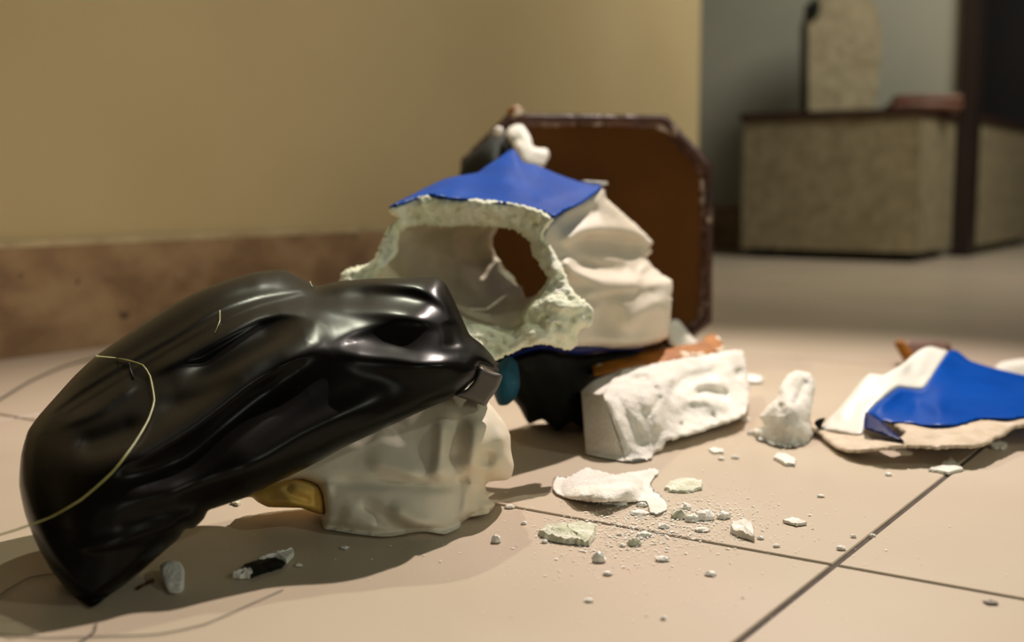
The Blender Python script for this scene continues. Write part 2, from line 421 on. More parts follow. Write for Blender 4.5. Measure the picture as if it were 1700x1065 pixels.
# ------------------------------------------------------------------ 1. the veiled head fragment
dg = gd(150, 1008)
VO = [(150, 1007), (118, 985), (88, 950), (62, 905), (42, 855), (32, 805), (35, 755), (46, 716), (64, 690), (95, 655), (125, 622), (160, 590),
      (200, 562), (240, 535), (275, 512), (320, 487), (370, 467), (420, 452), (465, 447), (482, 452), (505, 463), (527, 474), (560, 467), (620, 462),
      (680, 461), (722, 460), (738, 469), (752, 494), (768, 530), (780, 555), (800, 571), (817, 590), (826, 606), (828, 618), (797, 608), (796, 614), (789, 630), (760, 655), (702, 681),
      (644, 708), (571, 742), (530, 765), (481, 790), (459, 800), (411, 824), (363, 841), (346, 847), (338, 861), (322, 876), (308, 878),
      (295, 895), (271, 916), (240, 943), (206, 971), (178, 990), (161, 1004)]
VC = [(150, 1008, dg), (100, 965, .622), (62, 905, .634), (32, 800, .665), (46, 716, .70), (95, 655, .735), (160, 590, .765), (275, 512, .81), (370, 467, .84),
      (465, 447, .87), (527, 474, .845), (620, 462, .832), (725, 460, .822), (780, 555, .802), (828, 612, .80), (796, 614, .775), (760, 655, .765), (700, 680, .752),
      (250, 620, .735), (330, 560, .765), (400, 560, .758), (520, 540, .762), (650, 530, .776), (700, 600, .752), (760, 607, .766), (748, 560, .777), (650, 562, .762), (600, 640, .735), (450, 600, .73), (285, 725, .668), (165, 785, .638), (360, 670, .695),
      (400, 750, .672), (300, 840, .648), (200, 920, .63), (571, 742, .722), (480, 790, .70), (430, 690, .69), (340, 850, .668), (110, 850, .632), (178, 990, .625), (260, 915, .648), (90, 750, .668)]
VS = [  # folds: line, height mm, half widths px (right-hand side of travel, left), taper
    ([(235, 628), (260, 615), (331, 581), (376, 556), (425, 530), (463, 520), (500, 521), (524, 532)], 5, 9, 16, .2),
    ([(500, 552), (452, 580), (400, 612), (345, 645), (290, 668)], 3, 14, 14, .3),
    ([(506, 534), (455, 550), (405, 572), (350, 602), (290, 636)], -11, 22, 19, .3),
    ([(535, 574), (560, 583), (600, 590), (650, 597), (690, 605), (730, 606), (760, 603), (795, 606)], 7, 24, 15, .25),
    ([(540, 572), (565, 558), (615, 540), (658, 531), (702, 532), (742, 537)], 4, 12, 24, .25),
    ([(585, 567), (640, 566), (700, 566), (742, 568)], -1.5, 19, 17, .3),
    ([(748, 530), (752, 556), (752, 580)], -4, 13, 13, .2),
    ([(505, 505), (530, 507), (585, 514), (644, 518), (702, 526), (740, 536)], 4, 12, 14, .3),
    ([(505, 488), (560, 476), (620, 468), (687, 474), (731, 498), (768, 530)], 4, 10, 22, .25),
    ([(560, 494), (620, 488), (680, 496), (720, 510)], -4, 17, 15, .3),
    ([(150, 786), (175, 782), (206, 767), (245, 750), (285, 726), (325, 700), (360, 672), (405, 637), (460, 604), (510, 582), (560, 572)], 8, 16, 30, .2),
    ([(250, 690), (310, 665), (360, 640), (400, 615)], -5, 16, 16, .3),
    ([(110, 735), (150, 735), (200, 720), (250, 700)], -9, 20, 20, .3),
    ([(180, 810), (240, 792), (310, 762), (380, 712), (440, 665), (500, 628), (560, 612)], -12, 26, 26, .3),
    ([(300, 822), (370, 800), (440, 765), (500, 725), (570, 690), (660, 652)], 7, 30, 24, .3),
    ([(123, 909), (171, 907), (240, 889), (308, 864), (343, 850)], 2.2, 7, 16, .2),
    ([(185, 870), (260, 850), (350, 822), (430, 795)], -4, 20, 20, .3),
    ([(90, 712), (111, 702), (144, 690), (168, 678), (192, 660), (240, 628)], 4, 9, 20, .25),
    ([(80, 688), (140, 645), (215, 600), (290, 558), (360, 515), (430, 491), (525, 477)], 1.8, 3, 8, .05),
    ([(100, 690), (160, 652), (235, 606), (300, 568), (365, 532), (430, 505), (520, 482)], 1.0, 3, 6, .05),
    ([(400, 470), (440, 470), (490, 474)], 3, 10, 24, .4),
    ([(110, 940), (100, 880), (80, 820), (80, 770)], -4, 22, 22, .4),
]
hd = thing('veiled_statue_fragment', 'broken statue head fragment with glossy black folded veil over a cream wimple', 'statue fragment', tuple(G(640, 885)))
sculpt('veil', VO, VC, M['veil'], hd, step=3.2, edge=(24, .02), thick=(.006, .03, 60), strokes=VS)
o_ = sculpt('veil_lining', [(797, 609), (812, 616), (834, 622), (829, 640), (821, 653), (812, 664), (806, 674), (790, 668), (756, 656), (775, 645), (789, 629)],
       [(797, 609, .782), (834, 622, .80), (806, 672, .79), (758, 656, .772), (790, 650, .782)], M['veil_inner'], hd, step=4, edge=(6, .004), thick=(.004, 0, 10))
o_['label'] = 'dull grey inner face of the veil end'
# thin dark lip of the fold above the lining
WO = [(411, 818), (455, 785), (525, 738), (595, 695), (698, 645), (756, 632), (795, 650), (808, 664), (822, 680), (838, 702), (847, 722), (848, 745), (850, 756), (853, 772), (850, 788), (842, 796), (812, 799), (806, 806), (808, 815),
      (822, 818), (810, 826), (822, 836), (812, 851), (795, 853), (781, 858), (766, 868), (762, 876), (738, 886), (705, 882), (680, 884), (655, 889), (630, 890), (590, 886), (555, 880), (538, 877), (532, 860), (538, 852),
      (534, 826), (527, 808), (510, 800), (490, 798)]
WC = [(411, 826, .76), (530, 765, .775), (702, 680, .80), (795, 652, .815), (848, 740, .80), (850, 780, .80), (808, 810, .79), (810, 850, .782),
      (762, 876, .763), (738, 886, .754), (630, 890, .748), (540, 876, .76), (534, 830, .765), (490, 800, .772), (620, 800, .762), (700, 760, .778), (700, 840, .752), (640, 850, .748),
      (770, 740, .775), (820, 740, .785), (600, 750, .782), (560, 830, .76), (740, 820, .762)]
WS = [([(540, 797), (600, 801), (660, 800), (720, 805), (770, 806)], -5.9, 9, 12, .2),
      ([(600, 762), (640, 772), (680, 785), (715, 797)], 5.9, 10, 22, .3),
      ([(735, 690), (732, 740), (726, 780), (712, 797)], 7.0, 10, 18, .2),
      ([(760, 680), (756, 730), (752, 780)], -8.2, 16, 16, .3),
      ([(790, 690), (788, 735), (780, 790)], 8.2, 13, 16, .2),
      ([(830, 700), (842, 740), (835, 760), (815, 780), (800, 790)], 5.9, 14, 14, .3),
      ([(812, 745), (806, 775)], -5.9, 10, 10, .3),
      ([(760, 799), (779, 796)], -7.0, 7, 5, .1),
      ([(590, 832), (620, 850), (660, 876), (690, 884)], -5.9, 10, 14, .25),
      ([(640, 838), (680, 860), (730, 880)], 7.0, 16, 16, .3),
      ([(560, 850), (600, 866), (640, 876)], 4.7, 18, 18, .3),
      ([(545, 800), (541, 830), (545, 866)], 3.5, 7, 9, .1),
      ([(775, 808), (770, 845), (764, 872)], 3.5, 6, 8, .2),
      ([(800, 800), (792, 825), (790, 850)], -4.7, 9, 9, .2)]
sculpt('wimple', WO, WC, M['cream'], hd, step=4.5, edge=(20, .02), thick=(.004, .035, 50), strokes=WS, rough=(.0004, 60))
FO = [(400, 824), (440, 800), (470, 790), (505, 795), (530, 806), (540, 830), (538, 853), (520, 850), (500, 843), (470, 842), (445, 841), (428, 833), (418, 825)]
FC = [(418, 826, .768), (480, 792, .785), (530, 806, .775), (538, 850, .77), (460, 842, .765), (480, 820, .755), (510, 825, .762)]
o_ = sculpt('face', FO, FC, M['ochre'], hd, step=4, edge=(12, .012), thick=(.004, .02, 14),
       strokes=[([(470, 803), (482, 818), (500, 829), (520, 833)], -5, 5, 8, .2), ([(455, 828), (485, 833), (515, 836)], 3, 8, 6, .3), ([(480, 800), (505, 812), (525, 822)], 4, 9, 9, .3)])
o_['label'] = 'ochre painted face part showing under the veil'
o_ = sculpt('broken_flap', [(778, 858), (776, 851), (786, 838), (800, 833), (810, 836), (812, 850), (808, 853)], [(778, 858, .781), (812, 850, .786), (795, 835, .79)], M['cream'], hd, step=4, edge=(4, .002), thick=(.003, 0, 6))
# cord looped over the veil
fd, fs_, fe, fo = o_field['veil']
def veil_d(u, v):
    p = np.array([[u, v]]); e = segdist(p, fo, True)[0]
    q = np.clip(e / fe[0], 0, 1)
    return float((fd(p) + fe[1] * (1 - np.sqrt(np.clip(1 - (1 - q) ** 2, 0, 1))) - stroke_sum(p, fs_) * np.clip(e / 6, .25, 1))[0])
wp = [(-60, 900), (0, 887), (38, 875), (86, 857), (137, 827), (188, 782), (223, 736), (246, 697), (256, 664), (249, 624), (237, 606), (216, 599), (192, 594), (158, 591)]
wpx = resample(wp, 9, closed=False)
ins = inside(wpx, fo); dep = np.array([veil_d(u, v) - .0035 if i_ else .632 for (u, v), i_ in zip(wpx, ins)])
dep = np.convolve(np.pad(dep, 3, 'edge'), np.ones(7) / 7, 'valid')
ta = np.array([min(d_, veil_d(u, v) - .0012) if i_ else d_ for (u, v), i_, d_ in zip(wpx, ins, dep)])
cord = thing('looped_cord', 'thin yellow-green cord looped across the black veil', 'cord', tuple(P(216, 600, .73)))
tube('cord', P(wpx[:, 0], wpx[:, 1], ta), .00052, M['wire'], cord)
kn = [(214, 603), (217, 615), (221, 628)]
tube('knot_tail', [P(u, v, veil_d(u, v) - .001) for u, v in kn], .0007, M['black'], cord)
hairs = [([(365, 515), (365, 532), (357, 552)], 'short pale hair on the upper veil folds'), ([(515, 467), (516, 472), (519, 477)], 'tiny pale hair at the veil back hump')]
for h_, lb in hairs:
    tag(tube('pale_hair', [P(u, v, veil_d(u, v) - .0012) for u, v in h_], .0004, M['wire']), lb, 'hair', 'pale hairs on the veil')
# shadow arcs of the cord, built as thin grey tubes on the tiles
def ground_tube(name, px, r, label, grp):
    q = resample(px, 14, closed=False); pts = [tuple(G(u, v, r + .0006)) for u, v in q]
    tag(tube(name, pts, r, M['dark_line'], None, 5), label, 'dark_line', grp)
ground_tube('cord_shadow_line', [(-40, 1046), (0, 1052), (80, 1058), (160, 1056), (260, 1052), (340, 1035), (420, 1000), (470, 978)], .00032, 'fine grey line for a cord shadow curving along the front of the veil shadow', None)
ground_tube('cord_shadow_line', [(-20, 1005), (10, 980), (50, 958), (90, 952)], .0003, 'fine grey line for a cord shadow curling beside the lowest veil corner', None)
ground_tube('cord_shadow_line', [(160, 1034), (158, 1046), (140, 1060), (120, 1075)], .0005, 'short dark line for a cord shadow at the bottom edge of the picture', None)
ground_tube('cord_shadow_line', [(-30, 672), (0, 662), (50, 632), (110, 606), (165, 592)], .0013, 'blurred grey line for a cord shadow on the floor behind the veil, before the baseboard', None)

# ------------------------------------------------------------------ 2. the hollow torso fragment
RO = [(540, 520), (552, 490), (563, 468), (565, 456), (575, 447), (600, 440), (614, 436), (625, 420), (631, 405), (640, 385), (648, 372), (658, 362), (645, 349), (660, 338), (690, 329), (715, 323), (760, 329), (800, 331), (850, 337), (880, 344), (900, 350),
      (919, 362), (916, 370), (903, 385), (904, 400), (915, 408), (924, 425), (933, 440), (943, 468), (954, 485), (972, 499), (984, 512), (985, 529), (980, 541), (961, 547), (959, 556), (957, 574), (943, 582), (931, 578), (898, 571), (881, 574), (861, 581),
      (839, 590), (827, 597), (800, 600), (760, 590), (700, 570), (600, 540)]
RH = [(624, 461), (634, 449), (650, 432), (660, 418), (661, 403), (664, 388), (674, 380), (700, 374), (740, 377), (770, 374), (822, 377), (851, 380), (866, 391), (880, 401), (882, 417), (893, 436), (900, 448), (908, 458), (908, 466), (900, 477), (887, 493),
      (868, 515), (866, 536), (853, 543), (830, 541), (810, 539), (776, 530), (740, 512), (690, 492), (650, 476)]
RC = [(563, 468, .975), (614, 436, .985), (645, 349, .995), (715, 323, 1.0), (800, 331, .99), (919, 362, .965), (903, 390, .97), (943, 468, .945), (985, 529, .93), (943, 582, .925), (861, 581, .915),
      (800, 580, .905), (620, 520, .945), (664, 388, 1.0), (740, 377, 1.01), (822, 377, 1.0), (880, 401, .985), (900, 448, .96), (887, 493, .94), (853, 543, .935), (776, 530, .935), (690, 492, .95), (920, 520, .915), (905, 545, .91)]
RS = [([(655, 350), (720, 345), (800, 352), (870, 360)], 5, 10, 14, .2), ([(640, 400), (622, 440), (600, 456)], 4, 8, 8, .2), ([(912, 420), (925, 455), (945, 490)], 3, 8, 8, .2),
      ([(900, 500), (935, 508), (975, 508)], 6, 8, 12, .1), ([(880, 520), (920, 560), (945, 575)], -4, 8, 8, .2), ([(868, 520), (872, 545), (890, 560)], 5, 9, 9, .2),
      ([(780, 545), (820, 555), (850, 560)], 4, 12, 8, .2), ([(945, 482), (938, 496), (955, 496), (968, 489)], -3, 3, 3, .1)]
PITS = [([(u - r_ * .6, v - r_ * .3), (u + r_ * .6, v + r_ * .3)], -5, 2.2 + r_ * .25, None, 0) for u, v, r_ in ((851, 356, 4), (805, 358, 4), (694, 333, 3), (689, 357, 6), (727, 364, 3.5), (979, 526, 3), (888, 372, 2.5), (640, 412, 3), (835, 566, 3), (812, 556, 4), (930, 462, 4), (760, 345, 2.5), (716, 346, 2.5), (925, 540, 4), (905, 525, 3), (950, 530, 3))]
ts = thing('broken_statue_torso', 'hollow broken statue torso with a thick greenish plaster rim and blue mantle', 'statue fragment', tuple(P(920, 590, 1.0) * np.array([1, 1, 0])))
sculpt('broken_rim', RO, RC, M['rim'], ts, holes=[RH], step=3, edge=(8, .007), thick=(.012, .0, 10), strokes=RS + PITS, rough=(.005, 55), jag=.9)
# inner face of the hollow cast
IO = [(596, 474), (622, 440), (645, 420), (650, 398), (655, 378), (675, 366), (740, 364), (800, 364), (834, 366), (826, 380), (819, 396), (818, 412), (824, 424), (832, 434), (838, 447), (851, 456), (858, 470), (866, 477), (874, 494), (892, 488), (890, 505), (880, 520), (880, 552), (850, 556),
      (800, 552), (760, 542), (690, 510), (610, 484)]
IC = [(596, 474, 1.0), (622, 440, 1.01), (650, 398, 1.02), (675, 366, 1.03), (740, 364, 1.05), (834, 366, 1.12), (818, 412, 1.14), (832, 434, 1.14), (851, 456, 1.12), (874, 494, 1.06), (890, 505, .99), (880, 552, .965), (800, 552, .962), (760, 542, .965), (690, 510, .975),
      (680, 430, 1.06), (740, 420, 1.12), (790, 450, 1.13), (760, 490, 1.06), (830, 500, 1.07), (720, 480, 1.04), (850, 525, 1.0)]
IS = [([(752, 378), (748, 410), (765, 440), (768, 480), (755, 510)], 8, 9, 20, .15), ([(770, 380), (785, 410), (790, 450)], -5, 14, 14, .2), ([(810, 430), (830, 470), (850, 520)], 8, 14, 14, .2),
      ([(700, 385), (712, 420), (705, 460)], -5, 20, 14, .2), ([(800, 470), (800, 500), (825, 530)], -6, 12, 12, .2)]
sculpt('inner_wall', IO, IC, M['inner'], ts, step=5, edge=(6, .004), thick=(.008, 0, 10), strokes=IS, rough=(.004, 40), jag=.8)
# draped outer side, cream painted
SO = [(905, 372), (919, 362), (940, 346), (970, 330), (996, 312), (1005, 316), (1006, 328), (1015, 337), (1036, 355), (1057, 373), (1075, 391), (1084, 403), (1079, 410), (1083, 418), (1074, 427), (1081, 439), (1099, 455), (1116, 467), (1115, 498), (1112, 538), (1106, 562),
      (1078, 573), (1044, 578), (993, 576), (950, 576), (925, 560), (915, 520), (922, 480), (910, 440), (895, 405)]
SCt = [(905, 372, 1.0), (996, 312, 1.13), (1057, 373, 1.19), (1084, 405, 1.21), (1074, 427, 1.20), (1116, 467, 1.17), (1112, 538, 1.16), (1078, 573, 1.14), (993, 576, 1.04), (940, 576, .985), (915, 500, .985), (905, 430, .99),
       (960, 400, 1.05), (1010, 420, 1.10), (1040, 500, 1.07), (980, 520, 1.015), (1000, 370, 1.10), (960, 470, 1.02), (1080, 500, 1.12)]
SS = [([(934, 415), (946, 395), (975, 383), (1020, 380), (1060, 388), (1080, 402)], 17.6, 9, 14, .15),
      ([(950, 408), (985, 402), (1030, 408), (1066, 420)], -19.2, 16, 16, .2),
      ([(955, 430), (1000, 445), (1050, 446)], -14.4, 12, 12, .2),
      ([(935, 425), (950, 448), (985, 462), (1030, 466), (1070, 466)], 19.2, 13, 9, .1),
      ([(1062, 452), (1072, 440), (1080, 440)], 8.0, 6, 6, .2),
      ([(960, 490), (1010, 480), (1070, 474), (1112, 468)], 9.6, 8, 14, .2),
      ([(985, 515), (1010, 528), (1035, 530)], -11.2, 22, 22, .3),
      ([(1035, 548), (1060, 522), (1085, 505), (1110, 500)], 9.6, 16, 12, .2),
      ([(970, 560), (1030, 566), (1090, 560)], 8.0, 12, 12, .3),
      ([(925, 380), (960, 358), (1000, 345)], -12.8, 14, 14, .2)]
sculpt('draped_side', SO, SCt, M['drape'], ts, step=4, edge=(14, .02), thick=(.006, .03, 40), strokes=SS, rough=(.001, 60), jag=.5)
MO = [(645, 345), (655, 337), (682, 324), (705, 312), (735, 298), (764, 291), (793, 286), (805, 277), (816, 270), (828, 262), (839, 254), (851, 247), (860, 255), (866, 266), (874, 271), (889, 273), (919, 286), (940, 294), (958, 300), (970, 304), (1000, 309), (982, 325), (961, 340),
      (937, 349), (919, 361), (910, 355), (880, 346), (850, 340), (820, 337), (764, 331), (740, 329), (714, 325), (690, 331), (665, 340)]
MC = [(645, 345, .995), (705, 312, 1.04), (793, 286, 1.12), (851, 247, 1.20), (889, 273, 1.19), (1000, 309, 1.14), (961, 340, 1.04), (919, 361, .965), (850, 340, .985), (764, 331, .993), (714, 325, 1.0), (690, 331, .998), (850, 300, 1.08), (760, 312, 1.035), (920, 320, 1.07)]
MS = [([(700, 328), (760, 316), (820, 300), (860, 280)], 5, 12, 18, .2), ([(740, 326), (800, 320), (860, 310)], -3, 12, 12, .3), ([(880, 335), (930, 322), (985, 308)], 4, 8, 14, .2), ([(851, 250), (862, 280), (880, 310)], 5, 10, 16, .3), ([(905, 350), (950, 336)], -2, 8, 8, .3)]
sculpt('blue_mantle', MO, MC, M['blue'], ts, step=4, edge=(4, .002), thick=(.010, 0, 12), strokes=MS)
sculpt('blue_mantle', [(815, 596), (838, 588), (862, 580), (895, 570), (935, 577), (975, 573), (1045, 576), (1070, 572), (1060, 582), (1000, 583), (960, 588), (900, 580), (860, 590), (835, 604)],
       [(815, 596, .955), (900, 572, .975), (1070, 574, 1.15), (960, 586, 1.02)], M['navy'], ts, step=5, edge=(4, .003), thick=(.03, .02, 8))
o_ = sculpt('broken_edge', [(962, 302), (970, 299), (985, 300), (1008, 301), (1010, 306), (996, 309), (975, 307)], [(0, 0, 1.15)], M['plaster'], ts, step=4, edge=(3, .002), thick=(.006, 0, 4), rough=(.002, 80))
o_['label'] = 'bare white broken edge of the mantle'
# robe pieces under the torso that carry it
BO = [(836, 600), (862, 588), (900, 580), (960, 588), (1040, 580), (1070, 585), (1040, 615), (1000, 640), (985, 690), (972, 712), (948, 700), (925, 714), (900, 696), (878, 703), (862, 676), (846, 655), (835, 625)]  # real robe above, lower end built for the deep shade on the floor
BC = [(836, 600, .99), (900, 582, 1.0), (1070, 585, 1.15), (1000, 640, 1.11), (960, 716, 1.045), (900, 712, 1.05), (845, 655, 1.02), (940, 640, 1.04)]
sculpt('robe_and_shade', BO, BC, M['black'], ts, step=6, edge=(12, .015), thick=(.01, .05, 25), strokes=[([(870, 600), (880, 640), (900, 680)], 8, 14, 14, .2), ([(940, 600), (945, 640), (950, 690)], 8, 14, 14, .2)])
sculpt('teal_fold', [(822, 612), (832, 598), (845, 590), (858, 600), (862, 620), (863, 640), (856, 660), (842, 672), (828, 672), (820, 655), (818, 635)],
       [(822, 612, .93), (858, 600, .95), (842, 672, .95), (840, 635, .92), (820, 655, .94)], M['teal'], ts, step=4, edge=(16, .02), thick=(.004, .03, 18))

# ------------------------------------------------------------------ 3. pedestal lying on its edge
db_ = 1.50
pd = thing('octagonal_pedestal', 'brown octagonal statue pedestal standing on edge behind the blue mantle', 'pedestal', tuple(G(975, 600)))
oc = [(765, 265), (843, 188), (1107, 191), (1184, 274), (1182, 535), (1105, 600), (845, 600), (767, 540)]
def scl(poly, s, c=(975, 395)): return [(c[0] + (x - c[0]) * s, c[1] + (y - c[1]) * s) for x, y in poly]
def inset(poly, k):
    c = np.mean(poly, 0); return [tuple(np.array(p) + (c - np.array(p)) / np.linalg.norm(c - np.array(p)) * k) for p in poly]
def ring_solid(name, outer, inner, d0, d1, m, parent, lip=.004):
    n = len(outer); V_ = [P(u, v, d0 + lip) for u, v in outer] + [P(u, v, d0) for u, v in inset(outer, 5)] + [P(u, v, d0) for u, v in inner] + [P(u, v, d0 + .012) for u, v in inner] + [P(u * 1.0, v, d1) for u, v in outer]
    V_ = np.array(V_); V_[:, 2] = np.maximum(V_[:, 2], .001)
    fs = []
    for r in range(3):
        for i in range(n): a, b = r * n + i, r * n + (i + 1) % n; fs.append((a, a + n, b + n, b))
    for i in range(n): a, b = i, (i + 1) % n; fs.append((a, b, b + 4 * n, a + 4 * n))
    fs.append(tuple(range(4 * n, 5 * n)))
    return link(name, V_, fs, m, parent, False)
inn = resample(inset(oc, 26), 16, jag=1.6, smooth=False)
# carcass
cl = [tuple(P(u, v, db_ + .004)) for u, v in oc] + [tuple(P(u, v, db_ + .06)) for u, v in scl(oc, .965)]
cl = np.array(cl); cl[:, 2] = np.maximum(cl[:, 2], .001)
link('base_block', cl, [tuple(range(8)), tuple(reversed(range(8, 16)))] + [(i, 8 + i, 8 + (i + 1) % 8, (i + 1) % 8) for i in range(8)], M['brown_edge'], pd, False)
sculpt('base_panel', scl(oc, .91), [(0, 0, db_ + .001)], M['brown'], pd, step=30, edge=(3, .001), thick=(.002, 0, 5), out_smooth=False, smooth=False, minz=.002)
o_ = sculpt('scraped_rim', inset(oc, 2), [(0, 0, db_ - .006)], M['brown_edge'], pd, holes=[inset(oc, 16)], step=8, edge=(6, .004), thick=(.008, 0, 5), jag=.4, out_smooth=False, minz=.0012)
o_ = sculpt('chipped_ledge', inset(oc, 15), [(0, 0, db_ - .002)], M['chip_edge'], pd, holes=[inset(oc, 28)], step=6, edge=(6, .003), thick=(.004, 0, 5), jag=1.8, rough=(.002, 50), minz=.0012)
o_['label'] = 'pale chipped strip inside the rim'
o_ = sculpt('corner_chip', [(842, 188), (846, 178), (856, 175), (868, 180), (870, 188), (858, 192)], [(0, 0, db_ - .008)], M['orange'], pd, step=4, edge=(4, .003), thick=(.02, 0, 5)); o_['label'] = 'orange raw corner chip at the top'
o_ = sculpt('robe_remnant', [(762, 295), (768, 270), (790, 248), (812, 228), (836, 220), (856, 232), (870, 252), (872, 285), (850, 310), (800, 320), (765, 315)],
       [(762, 295, 1.46), (836, 220, 1.44), (870, 285, 1.40), (800, 320, 1.40), (820, 270, 1.39)], M['black'], pd, step=5, edge=(14, .02), thick=(.05, .05, 20)); o_['label'] = 'black painted robe remnant at the upper left'
o_ = sculpt('plaster_stump', [(840, 222), (846, 212), (855, 207), (868, 208), (880, 226), (885, 243), (895, 246), (908, 247), (912, 259), (903, 276), (888, 280), (868, 275), (860, 258), (850, 240)],
       [(840, 222, 1.38), (868, 208, 1.38), (912, 259, 1.36), (868, 275, 1.33), (880, 250, 1.345)], M['plaster'], pd, step=4, edge=(10, .012), thick=(.06, .05, 14), rough=(.003, 50)); o_['label'] = 'broken white plaster stump'
sculpt('plaster_stump', [(818, 220), (824, 210), (833, 211), (836, 220), (828, 226)], [(0, 0, 1.38)], M['plaster'], pd, step=4, edge=(5, .006), thick=(.01, .03, 5))
o_ = sculpt('plaster_stump', [(1106, 545), (1112, 533), (1124, 530), (1134, 540), (1146, 556), (1160, 572), (1152, 585), (1128, 582), (1112, 570)],
       [(1106, 545, 1.42), (1124, 530, 1.43), (1160, 572, 1.42), (1130, 560, 1.41)], M['plaster'], pd, step=4, edge=(10, .01), thick=(.02, .06, 14)); o_['label'] = 'rounded white stump low on the right'

# ------------------------------------------------------------------ 4. plaster corner block
bk = thing('plaster_block', 'white plaster corner block with pitted face and a brown moulding strip on top', 'plaster block', tuple(G(1090, 745)))
dk = gd(1035, 765)
BF = [(1000, 653), (1033, 614), (1070, 606), (1125, 596), (1180, 587), (1230, 581), (1236, 595), (1240, 612), (1243, 635), (1244, 655), (1242, 672), (1237, 688), (1215, 699), (1192, 706), (1165, 716), (1140, 723), (1120, 729), (1106, 731), (1100, 745), (1087, 751),
      (1084, 756), (1080, 762), (1058, 766), (1035, 765), (1028, 735), (1014, 695)]
BC = [(1000, 653, .99), (1033, 614, 1.065), (1125, 596, 1.145), (1230, 581, 1.215), (1244, 655, 1.15), (1237, 688, 1.08), (1192, 706, 1.04), (1140, 723, 1.0), (1100, 745, .98), (1080, 762, .963), (1035, 765, dk), (1014, 695, .973), (1100, 650, 1.03), (1180, 640, 1.10), (1050, 690, .98), (1130, 690, 1.035)]
BS = [([(1020, 650), (1035, 680), (1055, 715), (1072, 745)], -5.5, 6, 8, .1), ([(1008, 655), (1025, 700), (1045, 752)], 4.2, 12, 9, .1),
      ([(1045, 628), (1062, 628), (1078, 624)], -9.7, 7, 6, .2), ([(1085, 642), (1105, 626), (1122, 630)], 8.3, 10, 9, .2),
      ([(1108, 668), (1116, 662), (1118, 648), (1140, 628), (1175, 620), (1195, 622)], -13.8, 12, 9, .15),
      ([(1150, 655), (1170, 648), (1195, 652), (1212, 660)], -13.8, 8, 7, .15), ([(1150, 640), (1180, 632), (1205, 640)], 7.0, 7, 6, .2),
      ([(1140, 668), (1160, 662), (1190, 668), (1215, 672)], 8.3, 10, 12, .2), ([(1222, 612), (1228, 628)], -8.3, 8, 8, .2), ([(1232, 682), (1240, 672)], -7.0, 8, 8, .2),
      ([(1075, 690), (1090, 672), (1098, 655)], -5.5, 4, 7, .1), ([(1060, 640), (1075, 665), (1090, 690), (1095, 720)], 7.0, 12, 12, .2), ([(1130, 700), (1135, 715)], -5.5, 5, 5, .1),
      ([(1180, 685), (1190, 700)], -5.5, 4, 4, .1)]
sculpt('broken_face', BF, BC, M['plaster'], bk, step=3.6, edge=(5, .004), thick=(.05, .0, 8), strokes=BS, rough=(.0022, 95), jag=.7)
o_ = sculpt('cut_side', [(965, 650), (980, 651), (1001, 653), (1014, 695), (1028, 735), (1036, 765), (1005, 760), (973, 753), (969, 700)], [(965, 650, 1.03), (1001, 653, .986), (1036, 765, dk + .001), (973, 753, gd(973, 753) + .002), (969, 700, 1.0)],
       M['plaster'], bk, step=8, edge=(3, .001), thick=(.05, 0, 6), out_smooth=False, smooth=False)
o_['label'] = 'flat smooth cast side of the block'
sculpt('top_slope', [(965, 650), (985, 632), (1020, 617), (1036, 612), (1002, 653), (980, 652)], [(965, 650, 1.03), (1002, 653, .988), (1036, 612, 1.06), (1020, 617, 1.08), (985, 632, 1.05)], M['plaster'], bk, step=6, edge=(3, .001), thick=(.03, 0, 6), smooth=False)
o_ = sculpt('brown_moulding', [(982, 612), (984, 601), (1005, 597), (1027, 592), (1060, 586), (1098, 580), (1135, 573), (1165, 567), (1173, 557), (1182, 554), (1192, 558), (1200, 571), (1198, 583), (1125, 597), (1070, 607), (1030, 615), (988, 624)],
       [(984, 605, 1.09), (1098, 585, 1.165), (1198, 575, 1.24), (1030, 613, 1.085), (1125, 596, 1.15)], M['orange'], bk, step=4, edge=(6, .004), thick=(.03, 0, 8), rough=(.002, 60), jag=.4)
o_['label'] = 'orange-brown painted moulding strip with white chips'

# ------------------------------------------------------------------ 5. upright chunk
o_ = sculpt('plaster_chunk', [(1255, 727), (1252, 712), (1268, 707), (1262, 690), (1276, 673), (1292, 659), (1295, 642), (1308, 622), (1324, 615), (1344, 620), (1353, 636), (1351, 659), (1344, 698), (1350, 721), (1336, 738), (1305, 742), (1282, 738)],
       [(1255, 725, 1.04), (1324, 615, 1.095), (1353, 636, 1.10), (1350, 721, 1.03), (1305, 742, gd(1305, 742)), (1310, 680, 1.02), (1340, 690, 1.035), (1276, 680, 1.04)], M['plaster'], None, step=3.6, edge=(12, .014), thick=(.006, .03, 20),
       strokes=[([(1338, 630), (1328, 650), (1318, 672)], -5, 4, 7, .1), ([(1296, 668), (1298, 690)], -5, 5, 7, .1), ([(1310, 640), (1312, 680), (1300, 720)], 5, 12, 12, .2), ([(1322, 725), (1328, 738)], -5, 4, 4, .1)], rough=(.003, 70), jag=.7)
tag(o_, 'white plaster chunk standing upright between block and blue fragment', 'plaster chunk')

